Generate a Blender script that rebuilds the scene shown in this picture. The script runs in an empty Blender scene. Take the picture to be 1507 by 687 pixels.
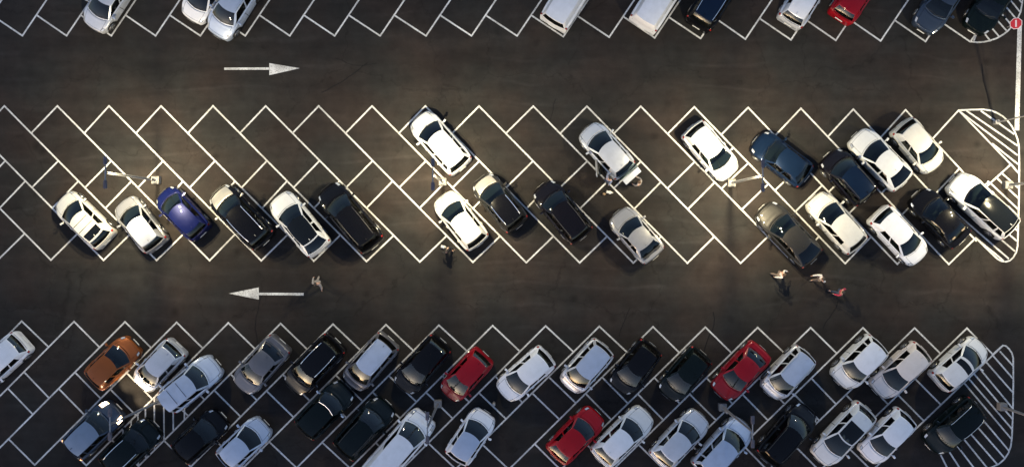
import bpy, bmesh, math, random
import numpy as np
from mathutils import Vector, Matrix
random.seed(7)
R = math.radians
SC = bpy.context.scene
COL = SC.collection
# ------------------------------------------------------------------ camera
CAM_H = 58.0
PPM = 24.0            # photo pixels per metre on the ground
cd = bpy.data.cameras.new('camera'); cam = bpy.data.objects.new('camera', cd); COL.objects.link(cam)
cam.location = (0, 0, CAM_H); cam.rotation_euler = (0, 0, 0)
cd.sensor_width = 36; cd.lens = 36 * CAM_H / (1507 / PPM); cd.clip_end = 2000
SC.camera = cam
# ------------------------------------------------------------------ dusk sky
w = bpy.data.worlds.new('World'); SC.world = w; w.use_nodes = True
nt = w.node_tree; nt.nodes.clear()
sky = nt.nodes.new('ShaderNodeTexSky'); sky.sky_type = 'NISHITA'; sky.sun_disc = False
sky.sun_elevation = R(6.0); sky.sun_rotation = R(215); sky.ozone_density = 1.5; sky.air_density = 1.0; sky.dust_density = 1.5
bg = nt.nodes.new('ShaderNodeBackground'); bg.inputs['Strength'].default_value = 0.15
wo = nt.nodes.new('ShaderNodeOutputWorld')
hs = nt.nodes.new('ShaderNodeHueSaturation'); hs.inputs['Saturation'].default_value = .85
nt.links.new(sky.outputs[0], hs.inputs['Color']); tint = nt.nodes.new('ShaderNodeMix'); tint.data_type = 'RGBA'; tint.blend_type = 'MULTIPLY'; tint.inputs[0].default_value = 1; tint.inputs[7].default_value = (.96,1.0,1.22,1); nt.links.new(hs.outputs[0], tint.inputs[6]); nt.links.new(tint.outputs[2], bg.inputs['Color']); nt.links.new(bg.outputs[0], wo.inputs[0])
LAMP_W = 530.0        # watts of each street lamp head
vs = SC.view_settings
vs.view_transform = 'Standard'; vs.look = 'None'; vs.gamma = 1; vs.use_curve_mapping = False; vs.exposure = 1.25
SC.cycles.max_bounces = 6; SC.cycles.transparent_max_bounces = 8; SC.cycles.caustics_reflective = False; SC.cycles.caustics_refractive = False

def P(px, py, h=0.0):
    """point on the ground from a place in the aerial survey (h: height at which it was read)"""
    k = (CAM_H - h) / CAM_H
    return Vector(((px - 753.5) / PPM * k, (343.5 - py) / PPM * k, 0))
# ------------------------------------------------------------------ materials
def mat(name, col=(.5,.5,.5), rough=.5, metal=0, coat=0, emis=None, estr=0, spec=None):
    m = bpy.data.materials.new(name); m.use_nodes = True
    b = m.node_tree.nodes['Principled BSDF']
    b.inputs['Base Color'].default_value = (*col, 1); b.inputs['Roughness'].default_value = rough
    b.inputs['Metallic'].default_value = metal
    if coat: b.inputs['Coat Weight'].default_value = coat; b.inputs['Coat Roughness'].default_value = .04
    if emis: b.inputs['Emission Color'].default_value = (*emis, 1); b.inputs['Emission Strength'].default_value = estr
    return m
def noise(nt, scale, detail=4, rough=.55, vec=None):
    n = nt.nodes.new('ShaderNodeTexNoise'); n.inputs['Scale'].default_value = scale
    n.inputs['Detail'].default_value = detail; n.inputs['Roughness'].default_value = rough
    if vec is not None: nt.links.new(vec, n.inputs['Vector'])
    return n
def ramp(nt, src, p0, c0, p1, c1):
    r = nt.nodes.new('ShaderNodeValToRGB'); e = r.color_ramp.elements
    e[0].position = p0; e[0].color = (*c0, 1); e[1].position = p1; e[1].color = (*c1, 1)
    nt.links.new(src, r.inputs[0]); return r
def mix(nt, mode, fac, a, b):
    n = nt.nodes.new('ShaderNodeMix'); n.data_type = 'RGBA'; n.blend_type = mode
    for s, v in ((n.inputs[0], fac), (n.inputs[6], a), (n.inputs[7], b)):
        if isinstance(v, (int, float)): s.default_value = v
        elif isinstance(v, tuple): s.default_value = (*v, 1)
        else: nt.links.new(v, s)
    return n.outputs[2]
def asphalt(name, base=(.0222,.0210,.0206)):
    m = mat(name, base, .95); nt = m.node_tree; b = nt.nodes['Principled BSDF']; b.inputs['Specular IOR Level'].default_value = .12
    tc = nt.nodes.new('ShaderNodeTexCoord'); v = tc.outputs['Object']
    mp = nt.nodes.new('ShaderNodeMapping'); nt.links.new(v, mp.inputs[0]); mp.inputs['Scale'].default_value = (.16, 1.0, 1)
    big = ramp(nt, noise(nt, .11, 5, .6, v).outputs[0], .3, (.76,.76,.78), .7, (1.22,1.21,1.18))
    str_ = ramp(nt, noise(nt, .8, 5, .62, mp.outputs[0]).outputs[0], .3, (.76,.76,.77), .7, (1.22,1.22,1.2))
    mid = ramp(nt, noise(nt, 1.3, 6, .65, v).outputs[0], .3, (.83,.83,.83), .7, (1.18,1.18,1.18))
    fine = ramp(nt, noise(nt, 26, 3, .7, v).outputs[0], .25, (.62,.62,.62), .8, (1.42,1.42,1.42))
    hue = ramp(nt, noise(nt, .23, 3, .5, v).outputs[0], .40, (.97,1.0,1.0), .64, (1.16,.98,.92))
    c = mix(nt, 'MULTIPLY', 1, base, big.outputs[0])
    for q in (str_, mid, fine, hue): c = mix(nt, 'MULTIPLY', 1, c, q.outputs[0])
    # oil drips and worn spots
    vo = nt.nodes.new('ShaderNodeTexVoronoi'); vo.inputs['Scale'].default_value = .5; nt.links.new(v, vo.inputs['Vector'])
    oil = ramp(nt, vo.outputs['Distance'], .02, (.6,.6,.6), .17, (1,1,1))
    om = ramp(nt, noise(nt, .35, 2, .5, v).outputs[0], .36, (0,0,0), .50, (1,1,1)); c = mix(nt, 'MULTIPLY', om.outputs[0], c, oil.outputs[0])
    # tyre scuffs: thin arcs of polished bitumen
    wv = nt.nodes.new('ShaderNodeTexWave'); wv.wave_type = 'RINGS'; wv.inputs['Scale'].default_value = .22
    wv.inputs['Distortion'].default_value = 9; wv.inputs['Detail'].default_value = 3; wv.inputs['Detail Scale'].default_value = .35
    nt.links.new(v, wv.inputs['Vector'])
    sc = ramp(nt, wv.outputs[0], .90, (1,1,1), 1.0, (1.22,1.22,1.24))
    msk = ramp(nt, noise(nt, .16, 2, .5, v).outputs[0], .46, (0,0,0), .62, (1,1,1))
    c = mix(nt, 'MULTIPLY', msk.outputs[0], c, sc.outputs[0])
    # hairline cracks
    vc = nt.nodes.new('ShaderNodeTexVoronoi'); vc.feature = 'DISTANCE_TO_EDGE'; vc.inputs['Scale'].default_value = .16
    nd = noise(nt, .7, 4, .6, v); ad = nt.nodes.new('ShaderNodeVectorMath'); ad.operation = 'MULTIPLY_ADD'
    nt.links.new(nd.outputs['Color'], ad.inputs[0]); ad.inputs[1].default_value = (2.2,2.2,0); nt.links.new(v, ad.inputs[2]); nt.links.new(ad.outputs[0], vc.inputs['Vector'])
    cr = ramp(nt, vc.outputs['Distance'], .0, (.55,.55,.55), .006, (1,1,1))
    c = mix(nt, 'MULTIPLY', .7, c, cr.outputs[0])
    nt.links.new(c, b.inputs['Base Color'])
    bp = nt.nodes.new('ShaderNodeBump'); bp.inputs['Strength'].default_value = .5; bp.inputs['Distance'].default_value = .01
    nt.links.new(noise(nt, 60, 2, .7, v).outputs[0], bp.inputs['Height']); nt.links.new(bp.outputs[0], b.inputs['Normal'])
    return m
M = {}
M['asphalt'] = asphalt('asphalt')
M['tar'] = mat('tar', (.010,.010,.011), .95); M['tar'].node_tree.nodes['Principled BSDF'].inputs['Specular IOR Level'].default_value = .1
def road_paint():
    m = mat('road_paint', (.6,.59,.57), .75); nt = m.node_tree; b = nt.nodes['Principled BSDF']
    v = nt.nodes.new('ShaderNodeTexCoord').outputs['Object']
    a = ramp(nt, noise(nt, 14, 5, .75, v).outputs[0], .35, (.14,.135,.13), .49, (1,1,1))
    g = ramp(nt, noise(nt, .9, 4, .6, v).outputs[0], .32, (.58,.57,.56), .62, (1,1,1))
    c = mix(nt, 'MULTIPLY', 1, (.68,.68,.675), a.outputs[0]); c = mix(nt, 'MULTIPLY', 1, c, g.outputs[0])
    nt.links.new(c, b.inputs['Base Color']); return m
M['paint'] = road_paint()
def car_paint(name, col, metal=0.0, rough=.35):
    m = mat(name, col, rough, metal, .9 if min(col) > .15 else .35); nt = m.node_tree; b = nt.nodes['Principled BSDF']; b.inputs['Specular IOR Level'].default_value = .5 if min(col) > .15 else (.04 if max(col) < .04 else .15)
    v = nt.nodes.new('ShaderNodeTexCoord').outputs['Object']
    g = ramp(nt, noise(nt, 2.4, 5, .6, v).outputs[0], .3, (.88,.88,.87), .7, (1,1,1))
    nt.links.new(mix(nt, 'MULTIPLY', 1, col, g.outputs[0]), b.inputs['Base Color'])
    rr = nt.nodes.new('ShaderNodeMapRange'); rr.inputs[3].default_value = rough - .08; rr.inputs[4].default_value = rough + .15
    nt.links.new(noise(nt, 3.5, 5, .7, v).outputs[0], rr.inputs[0]); nt.links.new(rr.outputs[0], b.inputs['Roughness'])
    return m
PA = {
 'white': car_paint('paint_white', (.58,.59,.60)), 'midgrey': car_paint('paint_midgrey', (.27,.27,.28), .35), 'ivory': car_paint('paint_ivory', (.56,.55,.51)),
 'beige': car_paint('paint_beige', (.60,.54,.50)), 'coolwhite': car_paint('paint_coolwhite', (.68,.69,.73)),
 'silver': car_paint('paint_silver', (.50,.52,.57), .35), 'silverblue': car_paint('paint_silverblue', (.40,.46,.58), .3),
 'grey': car_paint('paint_grey', (.13,.13,.145), .5), 'champagne': car_paint('paint_champagne', (.36,.34,.30), .6),
 'darkgrey': car_paint('paint_darkgrey', (.030,.029,.028), .45), 'black': car_paint('paint_black', (.0035,.0035,.0048), 0, .25),
 'blackwarm': car_paint('paint_blackwarm', (.0045,.0038,.0055), 0, .25),
 'blue': car_paint('paint_blue', (.003,.006,.055), .25), 'navy': car_paint('paint_navy', (.004,.011,.030), .25),
 'slate': car_paint('paint_slate', (.03,.045,.075), .4), 'steelblue': car_paint('paint_steelblue', (.16,.21,.29), .3), 'red': car_paint('paint_red', (.29,.002,.007), 0),
 'darkred': car_paint('paint_darkred', (.21,.002,.008), 0), 'orange': car_paint('paint_orange', (.22,.065,.016), .3),
 'greenblack': car_paint('paint_greenblack', (.0025,.0055,.006), 0, .25),
}
def glass(name, tint, ior=1.5):
    m = bpy.data.materials.new(name); m.use_nodes = True; nt = m.node_tree; nt.nodes.clear()
    o = nt.nodes.new('ShaderNodeOutputMaterial'); mx = nt.nodes.new('ShaderNodeMixShader'); fr = nt.nodes.new('ShaderNodeFresnel'); fr.inputs[0].default_value = ior
    t = nt.nodes.new('ShaderNodeBsdfTransparent'); t.inputs[0].default_value = (*tint, 1)
    g = nt.nodes.new('ShaderNodeBsdfGlossy'); g.inputs['Roughness'].default_value = .03; g.inputs['Color'].default_value = (.95,1,1,1)
    nt.links.new(fr.outputs[0], mx.inputs[0]); nt.links.new(t.outputs[0], mx.inputs[1]); nt.links.new(g.outputs[0], mx.inputs[2]); nt.links.new(mx.outputs[0], o.inputs[0])
    return m
M['glass'] = glass('windscreen_glass', (.24,.32,.34), 1.5)
M['privacy'] = glass('privacy_glass', (.10,.13,.15), 1.5)
M['pano'] = mat('roof_glass', (.004,.005,.006), .12, 0, .2)
M['pano'].node_tree.nodes['Principled BSDF'].inputs['Specular IOR Level'].default_value = .25
M['rubber'] = mat('rubber', (.012,.012,.012), .8)
M['trim'] = mat('black_trim', (.014,.014,.015), .5)
M['under'] = mat('underbody', (.008,.008,.008), .9)
M['rim'] = mat('alloy', (.45,.45,.46), .35, .9)
M['chrome'] = mat('chrome', (.65,.65,.66), .22, 1)
M['lens'] = mat('clear_lens', (.42,.43,.45), .12, .3, 1)
M['red_lens'] = mat('red_lens', (.30,.012,.01), .2, 0, 1)
M['plate'] = mat('plate', (.7,.7,.68), .5)
M['seat_dark'] = mat('seat_dark', (.03,.03,.032), .8); M['seat_grey'] = mat('seat_grey', (.12,.12,.12), .8); M['seat_tan'] = mat('seat_tan', (.22,.17,.12), .7)
M['dash'] = mat('dash', (.03,.03,.032), .7)
M['head_on'] = mat('headlamp_on', (.8,.8,.8), .2, emis=(1,.60,.25), estr=2.4)  # orange lens emission stands in for the halo round the bulb
M['bulb'] = mat('headlamp_bulb', (.8,.8,.8), .2, emis=(1,.88,.66), estr=40)
M['tail_on'] = mat('taillamp_on', (.5,.05,.02), .2, emis=(1,.38,.14), estr=3.5)
M['steel'] = mat('galvanised', (.26,.26,.27), .5, .5); M['concrete'] = mat('concrete', (.20,.19,.18), .9)
M['head_box'] = mat('lamp_housing', (.09,.08,.095), .8)
M['lamp_lens'] = mat('lamp_lens', (.9,.8,.6), .3, emis=(1,.80,.46), estr=30)
M['lamp_off'] = mat('lamp_lens_off', (.4,.4,.4), .2)
M['sign_red'] = mat('sign_red', (.50,.02,.03), .4); M['sign_white'] = mat('sign_white', (.72,.62,.64), .4)
M['bagw'] = mat('bag_white', (.65,.63,.6), .7); M['card'] = mat('cardboard', (.25,.17,.1), .8)
def cloth(name, c):
    m = mat(name, c, .9); nt = m.node_tree; v = nt.nodes.new('ShaderNodeTexCoord').outputs['Object']
    g = ramp(nt, noise(nt, 9, 4, .6, v).outputs[0], .3, (.75,.75,.75), .7, (1,1,1))
    nt.links.new(mix(nt, 'MULTIPLY', 1, c, g.outputs[0]), nt.nodes['Principled BSDF'].inputs['Base Color']); return m
# ------------------------------------------------------------------ object helpers
def link(name, me, parent=None):
    o = bpy.data.objects.new(name, me); COL.objects.link(o)
    if parent: o.parent = parent
    return o
def tag(o, label, cat, group=None):
    o['label'] = label; o['category'] = cat
    if group: o['group'] = group
def struct(o): o['kind'] = 'structure'; return o
def mesh(name, vs, fs, ms, smooth=True, mi=None):
    me = bpy.data.meshes.new(name); me.from_pydata([tuple(map(float, v)) for v in vs], [], fs); me.validate(); me.update()
    for m in (ms if isinstance(ms, (list, tuple)) else [ms]): me.materials.append(m)
    if smooth:
        for p in me.polygons: p.use_smooth = True
    return me
def bm_mesh(name, bm, m, smooth=False):
    me = bpy.data.meshes.new(name); bm.to_mesh(me); bm.free()
    for q in (m if isinstance(m, (list, tuple)) else [m]): me.materials.append(q)
    if smooth:
        for p in me.polygons: p.use_smooth = True
    return me
def bx(bm, c, s, rot=None, bev=0):
    r = bmesh.ops.create_cube(bm, size=1); vv = r['verts']
    bmesh.ops.scale(bm, vec=s, verts=vv)
    if bev:
        ee = list({e for v in vv for e in v.link_edges})
        q = bmesh.ops.bevel(bm, geom=ee, offset=bev, segments=2, affect='EDGES', profile=.6); vv = list({v for f in q['faces'] for v in f.verts} | {v for v in vv if v.is_valid})
    if rot is not None: bmesh.ops.rotate(bm, cent=(0,0,0), matrix=rot, verts=vv)
    bmesh.ops.translate(bm, vec=c, verts=vv)
def tube(bm, a, b, r0, r1, n=12):
    a = Vector(a); b = Vector(b); d = b - a
    q = d.to_track_quat('Z', 'Y').to_matrix().to_4x4(); q.translation = (a + b) / 2
    bmesh.ops.create_cone(bm, cap_ends=True, segments=n, radius1=r0, radius2=r1, depth=d.length, matrix=q)
# ------------------------------------------------------------------ ground
def sheet(name, x0, y0, x1, y1, z, m):
    return struct(link(name, mesh(name, [(x0,y0,z),(x1,y0,z),(x1,y1,z),(x0,y1,z)], [(0,1,2,3)], m, False)))
sheet('ground', -600, -600, 600, 600, 0, M['asphalt'])
# ------------------------------------------------------------------ painted lines
LW = .096
lv, lf = [], []
def seg(a, b, wd=LW, z=.004, ext=None, store=None):
    V, F = store if store else (lv, lf)
    a = P(*a); b = P(*b); d = (b - a)
    if d.length < .02: return
    d.normalize(); n = Vector((-d.y, d.x, 0)) * wd / 2
    e = wd / 2 if ext is None else ext
    a = a - d * e; b = b + d * e
    i = len(V)
    for q in (a - n, b - n, b + n, a + n): V.append((q.x, q.y, z))
    F.append((i, i+1, i+2, i+3))
def pline(pts, wd=LW, z=.004):
    # continuous mitred strip
    pp = [P(*p) for p in pts]; n = len(pp); i0 = len(lv)
    for i in range(n):
        d = (pp[min(i+1, n-1)] - pp[max(i-1, 0)]).normalized(); m = Vector((-d.y, d.x, 0)) * wd / 2
        for q in (pp[i] - m, pp[i] + m): lv.append((q.x, q.y, z))
    for i in range(n-1): lf.append((i0+2*i, i0+2*i+2, i0+2*i+3, i0+2*i+1))
def lerp(a, b, t): return (a[0] + (b[0]-a[0])*t, a[1] + (b[1]-a[1])*t)
# z levels: every family of strokes at its own height so that crossings never coincide
ZL, ZX, ZC = .004, .0055, .007
# middle block
mt_x = [-305,-227,-149,-71.5,6.5,84.5,160.5,237,313.5,391,469,547.5,626,705,784.8,863.7,943,1021.8,1101,1178.7,1255.8,1332.7,1410.7]
def mt_y(x): return float(np.interp(x, [-300,7,626,943,1101,1256,1411], [156.2,156.2,156.3,156.8,158.5,161,162.8]))
dl = lambda x: float(np.interp(x, [-300,160,400,760,943,1022,1101,1179,1256,1333], [224,224,227,227,225.6,222,219.6,217.6,213,210]))
def mb_y(x): return float(np.interp(x, [0,384,775,1010,1168,1244,1320,1400], [382.3,383.5,386.3,387,387.3,387.6,388.6,388.8]))
lines = []
for x in mt_x[:-1]:
    a = (x, mt_y(x)); xb = x + dl(x); b = (xb, mb_y(xb)); lines.append((a, b))
for k, (a, b) in enumerate(lines):
    if k == 20: b2 = lerp(a, b, .848); seg(a, b2, z=ZL)          # last ones run into the hatched island
    elif k == 21: b2 = lerp(a, b, .745); seg(a, b2, z=ZL)
    else: seg(a, b, z=ZL)
    L_ = b[0] - a[0]
    if k > 0:
        pa, pb = lines[k-1]
        q = lambda A, B, dx: lerp(A, B, dx / (B[0]-A[0]))
        seg(a, q(pa, pb, 39.5), z=ZX)                            # top end of the bay
        if k < 22:
            seg(q(a, b, 79.5), q(pa, pb, 118.5), z=ZX)
            if k < 21: seg(q(a, b, 109), q(pa, pb, 148.5), z=ZX); seg(q(a, b, L_-38.5), pb, z=ZX) if k < 20 else seg((1436,350), pb, z=ZX)
a = (1410.7, 162.6); pa, pb = lines[-1]
seg(a, q(pa, pb, 39.5), z=ZX); seg((1487.6, 242), (1449.7, 276.5), z=ZX); seg(a, (1487.6, 242), z=ZL)
# island outline and hatching, middle
pline([(1410.7,162.6),(1430,161.6),(1447,161.3),(1459,163),(1467.4,166.4),(1476,171.5),(1482.5,177.7),(1489,186),(1493.9,195.4),(1497.5,205),(1499.4,215),(1500,240),(1499.6,290),(1498.5,330),(1497.5,362),(1495.5,371),(1491,379),(1486,383.3),(1480,385),(1474.5,384.3),(1468,381),(1454.8,368.6),(1436,349.7)], z=ZC)
for s_ in [((1443,163),(1493,198)),((1422,163),(1498,215)),((1412,164),(1498,229)),((1459.7,211),(1498.5,242)),((1488,242),(1499,255)),((1474.6,255),(1499,277)),((1466.5,261.5),(1499,292)),((1457.5,269.5),(1498.5,308)),
           ((1455,285),(1498,324)),((1455,302),(1498,340)),((1440,307),(1497,355)),((1422,309),(1494,370)),((1402,309),(1485,381)),((1436,350),(1477,383.5))]:
    seg(*s_, z=ZX, ext=-.02)
# bottom block
bt_x = [-276,-199,-122,-45,32,109,184,260,336,413,490,568,646,725,803,882,961,1038,1115,1193,1270,1346,1423]
def bt_y(x): return float(np.interp(x, [32,184,336,490,646,803,961,1115,1200,1423], [472.3,473.3,474.8,476.6,478.3,479.3,480.6,481.6,481.8,482.6]))
bl = []
for x in bt_x + [1500]:
    yt = bt_y(x); sl = float(np.interp(x, [0,700,1423], [-.995,-1.0,-1.035])); dy = 209.5
    bl.append(((x, yt), (x + sl*dy, yt + dy)))
def qd(A, B, dy): return lerp(A, B, dy / 209.5)
for k, (a, b) in enumerate(bl):
    if k == len(bl)-1: seg((1476, 508), b, z=ZL)
    else: seg(a, b, z=ZL)
    if k+1 < len(bl):
        na, nb = bl[k+1]
        if k+1 < len(bl)-1: seg(a, qd(na, nb, 37.5), z=ZX)
        else: seg(a, (1461, 521), z=ZX)
        for off in (74, 98): seg(qd(a, b, off), qd(na, nb, off+38), z=ZX)
        seg(qd(a, b, 172), nb, z=ZX)
pline([(1460,522),(1470,513),(1476,508),(1480,508.5),(1485,513),(1489,519),(1491,526),(1491.3,560),(1490.5,610),(1489,645),(1487.5,656),(1484,666),(1478,675),(1470,682),(1458,687.5),(1444,691),(1425,692),(1395,692)], z=ZC)
for s_ in [((1471,516),(1491,538)),((1461,522.5),(1491,557)),((1451,532),(1490.5,577)),((1441,541),(1490,600)),((1432.5,548.5),(1490,616)),((1425,556),(1489.5,631)),((1418,562),(1489,646)),((1432,600),(1486,664)),((1423,610),(1479,674)),((1413,620),(1468,683)),((1405,629),(1453,688)),((1397,640),(1435,690)),((1389,652),(1415,692)),((1384,668),(1396,692))]:
    seg(*s_, z=ZX, ext=-.02)
for x in (181,193,203,214,227,241,254.6,271):                     # striped no-parking bay
    seg((x, 811-x), (x+.5, min(889-x, 811-x+ (78))), wd=.09, z=ZC, ext=-.03)
# top block (bays lean the other way); both halves of the double row
tv_x = [-231,-165,-99,-33,33,98,164,229,295,361,426.5,492.5,559.5,627,694,761,829,896.5,963.5,1031,1097,1164,1230,1296,1362]
def tv_y(x): return float(np.interp(x, [0,760,1031,1164,1362,1430], [53,53.3,57,59,61.5,62]))
tl = []
for x in tv_x + [1428]:
    tl.append(((x, tv_y(x)), (x + 118, tv_y(x) - 175)))
for k, (a, b) in enumerate(tl):
    seg(a, b, z=ZL)
    if k:
        pa, pb = tl[k-1]; f = lambda A, B, dy: lerp(A, B, dy/175)
        seg(a, f(pa, pb, 30.5), z=ZX)
        seg(f(a, b, 84), f(pa, pb, 114), z=ZX)
        seg(b, (pb[0]+18, pb[1]-27), z=ZX)
pline([(1428,61.5),(1438,62.8),(1447,62.2),(1457,60.2),(1467.4,56.5),(1476,51.5),(1482.5,46.6),(1490,38.5),(1497,29),(1502,18),(1505,0),(1507,-30),(1509,-90)], z=ZC)
for s_ in [((1437,50),(1433,61)),((1448,49),(1457,60)),((1456.8,38.4),(1471,55)),((1465,27.5),(1482.5,47)),((1472.5,18.8),(1489,38)),((1478.6,8.3),(1496,29)),((1486.5,0),(1501,18)),((1492,-10),(1504,5)),((1497,-22),(1506,-10))]:
    seg(*s_, z=ZX, ext=-.02)
struct(link('bay_markings', mesh('bay_markings', lv, lf, M['paint'], False)))
def marking(name, polys):
    V, F = [], []
    for pl in polys:
        i = len(V); V += [(*P(*p).xy, .0085) for p in pl]; F.append(tuple(range(i, i+len(pl))))
    return struct(link(name, mesh(name, V, F, M['paint'], False)))
marking('direction_arrow', [[(330,103.2),(330,99.8),(396.2,99.6),(396.2,103.0)], [(396.4,93.3),(396.4,111),(441,100.8)]])
marking('direction_arrow', [[(447,430.8),(447,434.6),(381.3,434),(381.3,430.4)], [(381,440.5),(381,422.7),(337,431.6)]])
marking('stop_line', [[(1497.6,30),(1504,30),(1499.8,192),(1493,192)]])
# tar sealed joints and repair patches on the lanes
V, F = [], []
def crack(pts, wd):
    for a, b in zip(pts, pts[1:]): seg(a, b, wd, .0028 + .00001*len(F), store=(V, F))
for k in range(7):
    x = random.uniform(60, 1400); y = random.choice([random.uniform(75,150), random.uniform(395,465)]); pts = [(x, y)]
    an = random.uniform(-.3,.3) + random.choice([0, 1.57])
    for j in range(random.randint(5, 9)):
        an += random.uniform(-.35,.35); pts.append((pts[-1][0]+9*math.cos(an), pts[-1][1]+9*math.sin(an)))
    crack(pts, random.uniform(.03,.055))
crack([(1445,95),(1447,118),(1453,140),(1456,158)], .06)
struct(link('asphalt_joints', mesh('asphalt_joints', V, F, M['tar'], False)))

# ------------------------------------------------------------------ car builder
def build_car(sp):
    """returns list of (part, mesh, slotkinds, children) for one body shape"""
    T = dict(
     hatch=dict(W=1.79,H=1.50,c0=.25,r0=.45,r1=.86,c1=.955,zb=.96,zt=.96),
     sedan=dict(W=1.82,H=1.45,c0=.27,r0=.44,r1=.71,c1=.86,zb=.95,zt=1.0),
     fast=dict(W=1.84,H=1.43,c0=.28,r0=.46,r1=.74,c1=.94,zb=.95,zt=.98),
     suv=dict(W=1.88,H=1.68,c0=.25,r0=.41,r1=.88,c1=.96,zb=1.08,zt=1.08),
     mpv=dict(W=1.82,H=1.68,c0=.20,r0=.39,r1=.90,c1=.965,zb=1.02,zt=1.02),
     van=dict(W=1.92,H=1.95,c0=.165,r0=.30,r1=.955,c1=.98,zb=1.15,zt=1.15),
     mini=dict(W=1.72,H=1.50,c0=.22,r0=.42,r1=.84,c1=.95,zb=.96,zt=.96),
     pickup=dict(W=1.86,H=1.78,c0=.27,r0=.42,r1=.955,c1=.98,zb=1.12,zt=1.12),
    )[sp['t']].copy()
    T.update(sp.get('o', {}))
    L = sp['L']; W = T['W']; H = T['H']; c0, r0, r1, c1 = T['c0'], T['r0'], T['r1'], T['c1']; zb, zt = T['zb'], T['zt']
    rw = T.get('rw', .68)
    van = sp['t'] in ('van',)
    WR = .33 if sp['t'] not in ('suv','pickup') else .36
    sF = (.84 if L > 4 else .76) / L; sR = 1 - (.86 if L > 4 else .70) / L
    kn_s = [0,.006,.018,.04,.08,.16,.30,.80,.92,.96,.985,.995,1]
    rnd = T.get('round', 0)
    kn_w = [.66-rnd,.73-rnd,.80-rnd*.8,.86-rnd*.6,.925-rnd*.3,.975,1,1,.965-rnd*.2,.93-rnd*.4,.87-rnd*.5,.80-rnd*.6,.74-rnd*.6]
    if van: kn_w = [.74,.80,.87,.92,.96,.99,1,1,.99,.98,.96,.93,.90]
    hw = lambda s: W/2 * np.interp(s, kn_s, kn_w)
    zn = T.get('zn', .70)
    kz = [(0,.50),(.007,zn-.10),(.02,zn-.03),(.05,zn+.02),(c0*.55,zn+.6*(zb-zn)),(c0,zb),(c1,zt)]
    if c1 < .9: kz += [(c1+.02,zt),(.965,zt-.035),(.985,zt-.12),(.994,.72),(1,.55)]
    else: kz += [(c1+.012,zt-.03),(.985,.86),(.994,.70),(1,.52)]
    zd = lambda s: float(np.interp(s, [a for a,_ in kz], [b for _,b in kz]))
    fy = [0,.22,.44,.62,.76,.87,.945,.985,1,1,.985,.95]
    fz = [0,0,0,0,0,.0,.05,.16,.33,.62,.86,1]
    NJ = len(fy); JB = 5
    bowF = T.get('bowF', .20); bowR = .09
    cowl = .22; rbow = .10 if c1 < .95 else .05
    def zbot(s):
        z = .20; x = L/2 - s*L
        for sw in (sF, sR):
            dx = abs(x - (L/2 - sw*L))
            if dx < WR+.06: z = max(z, WR + math.sqrt((WR+.06)**2 - dx*dx))
        return z
    def bp(s, j, sgn=1):
        w_ = hw(s); y = fy[j]*w_; z0 = zd(s); z1 = min(zbot(s), z0-.06)
        if s < .03 or s > .97: z1 = min(z1, .25)
        x = L/2 - s*L - bowF*(y/(W/2))**2*max(0, 1-s/.24) + bowR*(y/(W/2))**2*max(0, 1-(1-s)/.10)
        yb = fy[JB]*w_
        if y < yb+1e-6:
            g = 1 - (y/yb)**2
            x += cowl*g*max(0, 1-abs(s-c0)/.11) - rbow*g*max(0, 1-abs(s-c1)/.04)
        crown = (.035 if (s < c0 or s > c1) else 0) * (1-(y/w_)**2) * (min(1, abs(s-c0)/.04) if s < c0 else 1) * min(1, s/.02, (1-s)/.02)
        z = z0 - (z0-z1)*fz[j] + (crown if j < 6 else 0)
        if 2 <= j < 5 and s < c0: z += .012*math.sin((j-1.5))*min(1, s/.05)   # hood creases
        return (x, sgn*y, z)
    st = sorted(set([round(v, 4) for v in list(np.linspace(.10,.90,44)) + [0,.004,.012,.022,.035,.05,.07,.085,.92,.935,.95,.965,.975,.985,.992,.997,1,c0,c1,c0-.012,c1+.012]]))
    st = [s for i, s in enumerate(st) if not any(abs(s-k) < .006 and s != k for k in (c0, c1, c0-.012))]
    st = [s for s in st if s <= 1]
    # parts of the lower body
    dm = (c0 + .035 + (sR - WR/L - .005)) / 2
    d0 = max(c0 + .01, sF + WR/L + .03); d1 = sR - .02
    def part(s, j):
        if s < .022: return 'front_bumper' if j > 0 else 'front_bumper'
        if s > .978: return 'rear_bumper'
        if s < c0-.012 and s > .035 and j < (3 if sp.get('bloomhead') and s < .13 else 4): return 'hood'
        if j < JB and c0 <= s <= c1: return None
        if s > c1+.006 and s < .975 and j < 4: return 'trunk_lid' if c1 < .9 else 'tailgate'
        if .022 < s < (.13 if sp.get('bloomhead') else .085) and (j in (4, 5) or (j == 3 and sp.get('bloomhead'))): return 'headlight'  # lit car: lens widened so its glow imitates the headlamp bloom
        if s > (.955 if c1 < .9 else .945) and j in (5, 6): return 'taillight'
        if j in (6,7,8,9) and d0 < s < dm: return 'front_door'
        if j in (6,7,8,9) and dm < s < d1 and sp['t'] not in ('van','mini'): return 'rear_door'
        return 'body'
    parts = {}
    def addf(nm, pts):
        V, F, K = parts.setdefault(nm, ([], [], {}))
        idx = []
        for p in pts:
            k = (round(p[0],4), round(p[1],4), round(p[2],4))
            if k not in K: K[k] = len(V); V.append(p)
            if K[k] not in idx: idx.append(K[k])
        if len(idx) > 2: F.append(tuple(idx))
    for a, b in zip(st, st[1:]):
        for j in range(NJ-1):
            pn = part((a+b)/2, j)
            if pn is None: continue
            for sg in (1, -1):
                nm = pn if pn in ('body','hood','front_bumper','rear_bumper','trunk_lid','tailgate') else pn + ('+' if sg > 0 else '-')
                q = [bp(a,j,sg), bp(b,j,sg), bp(b,j+1,sg), bp(a,j+1,sg)]
                if sg < 0: q.reverse()
                addf(nm, q)
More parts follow.
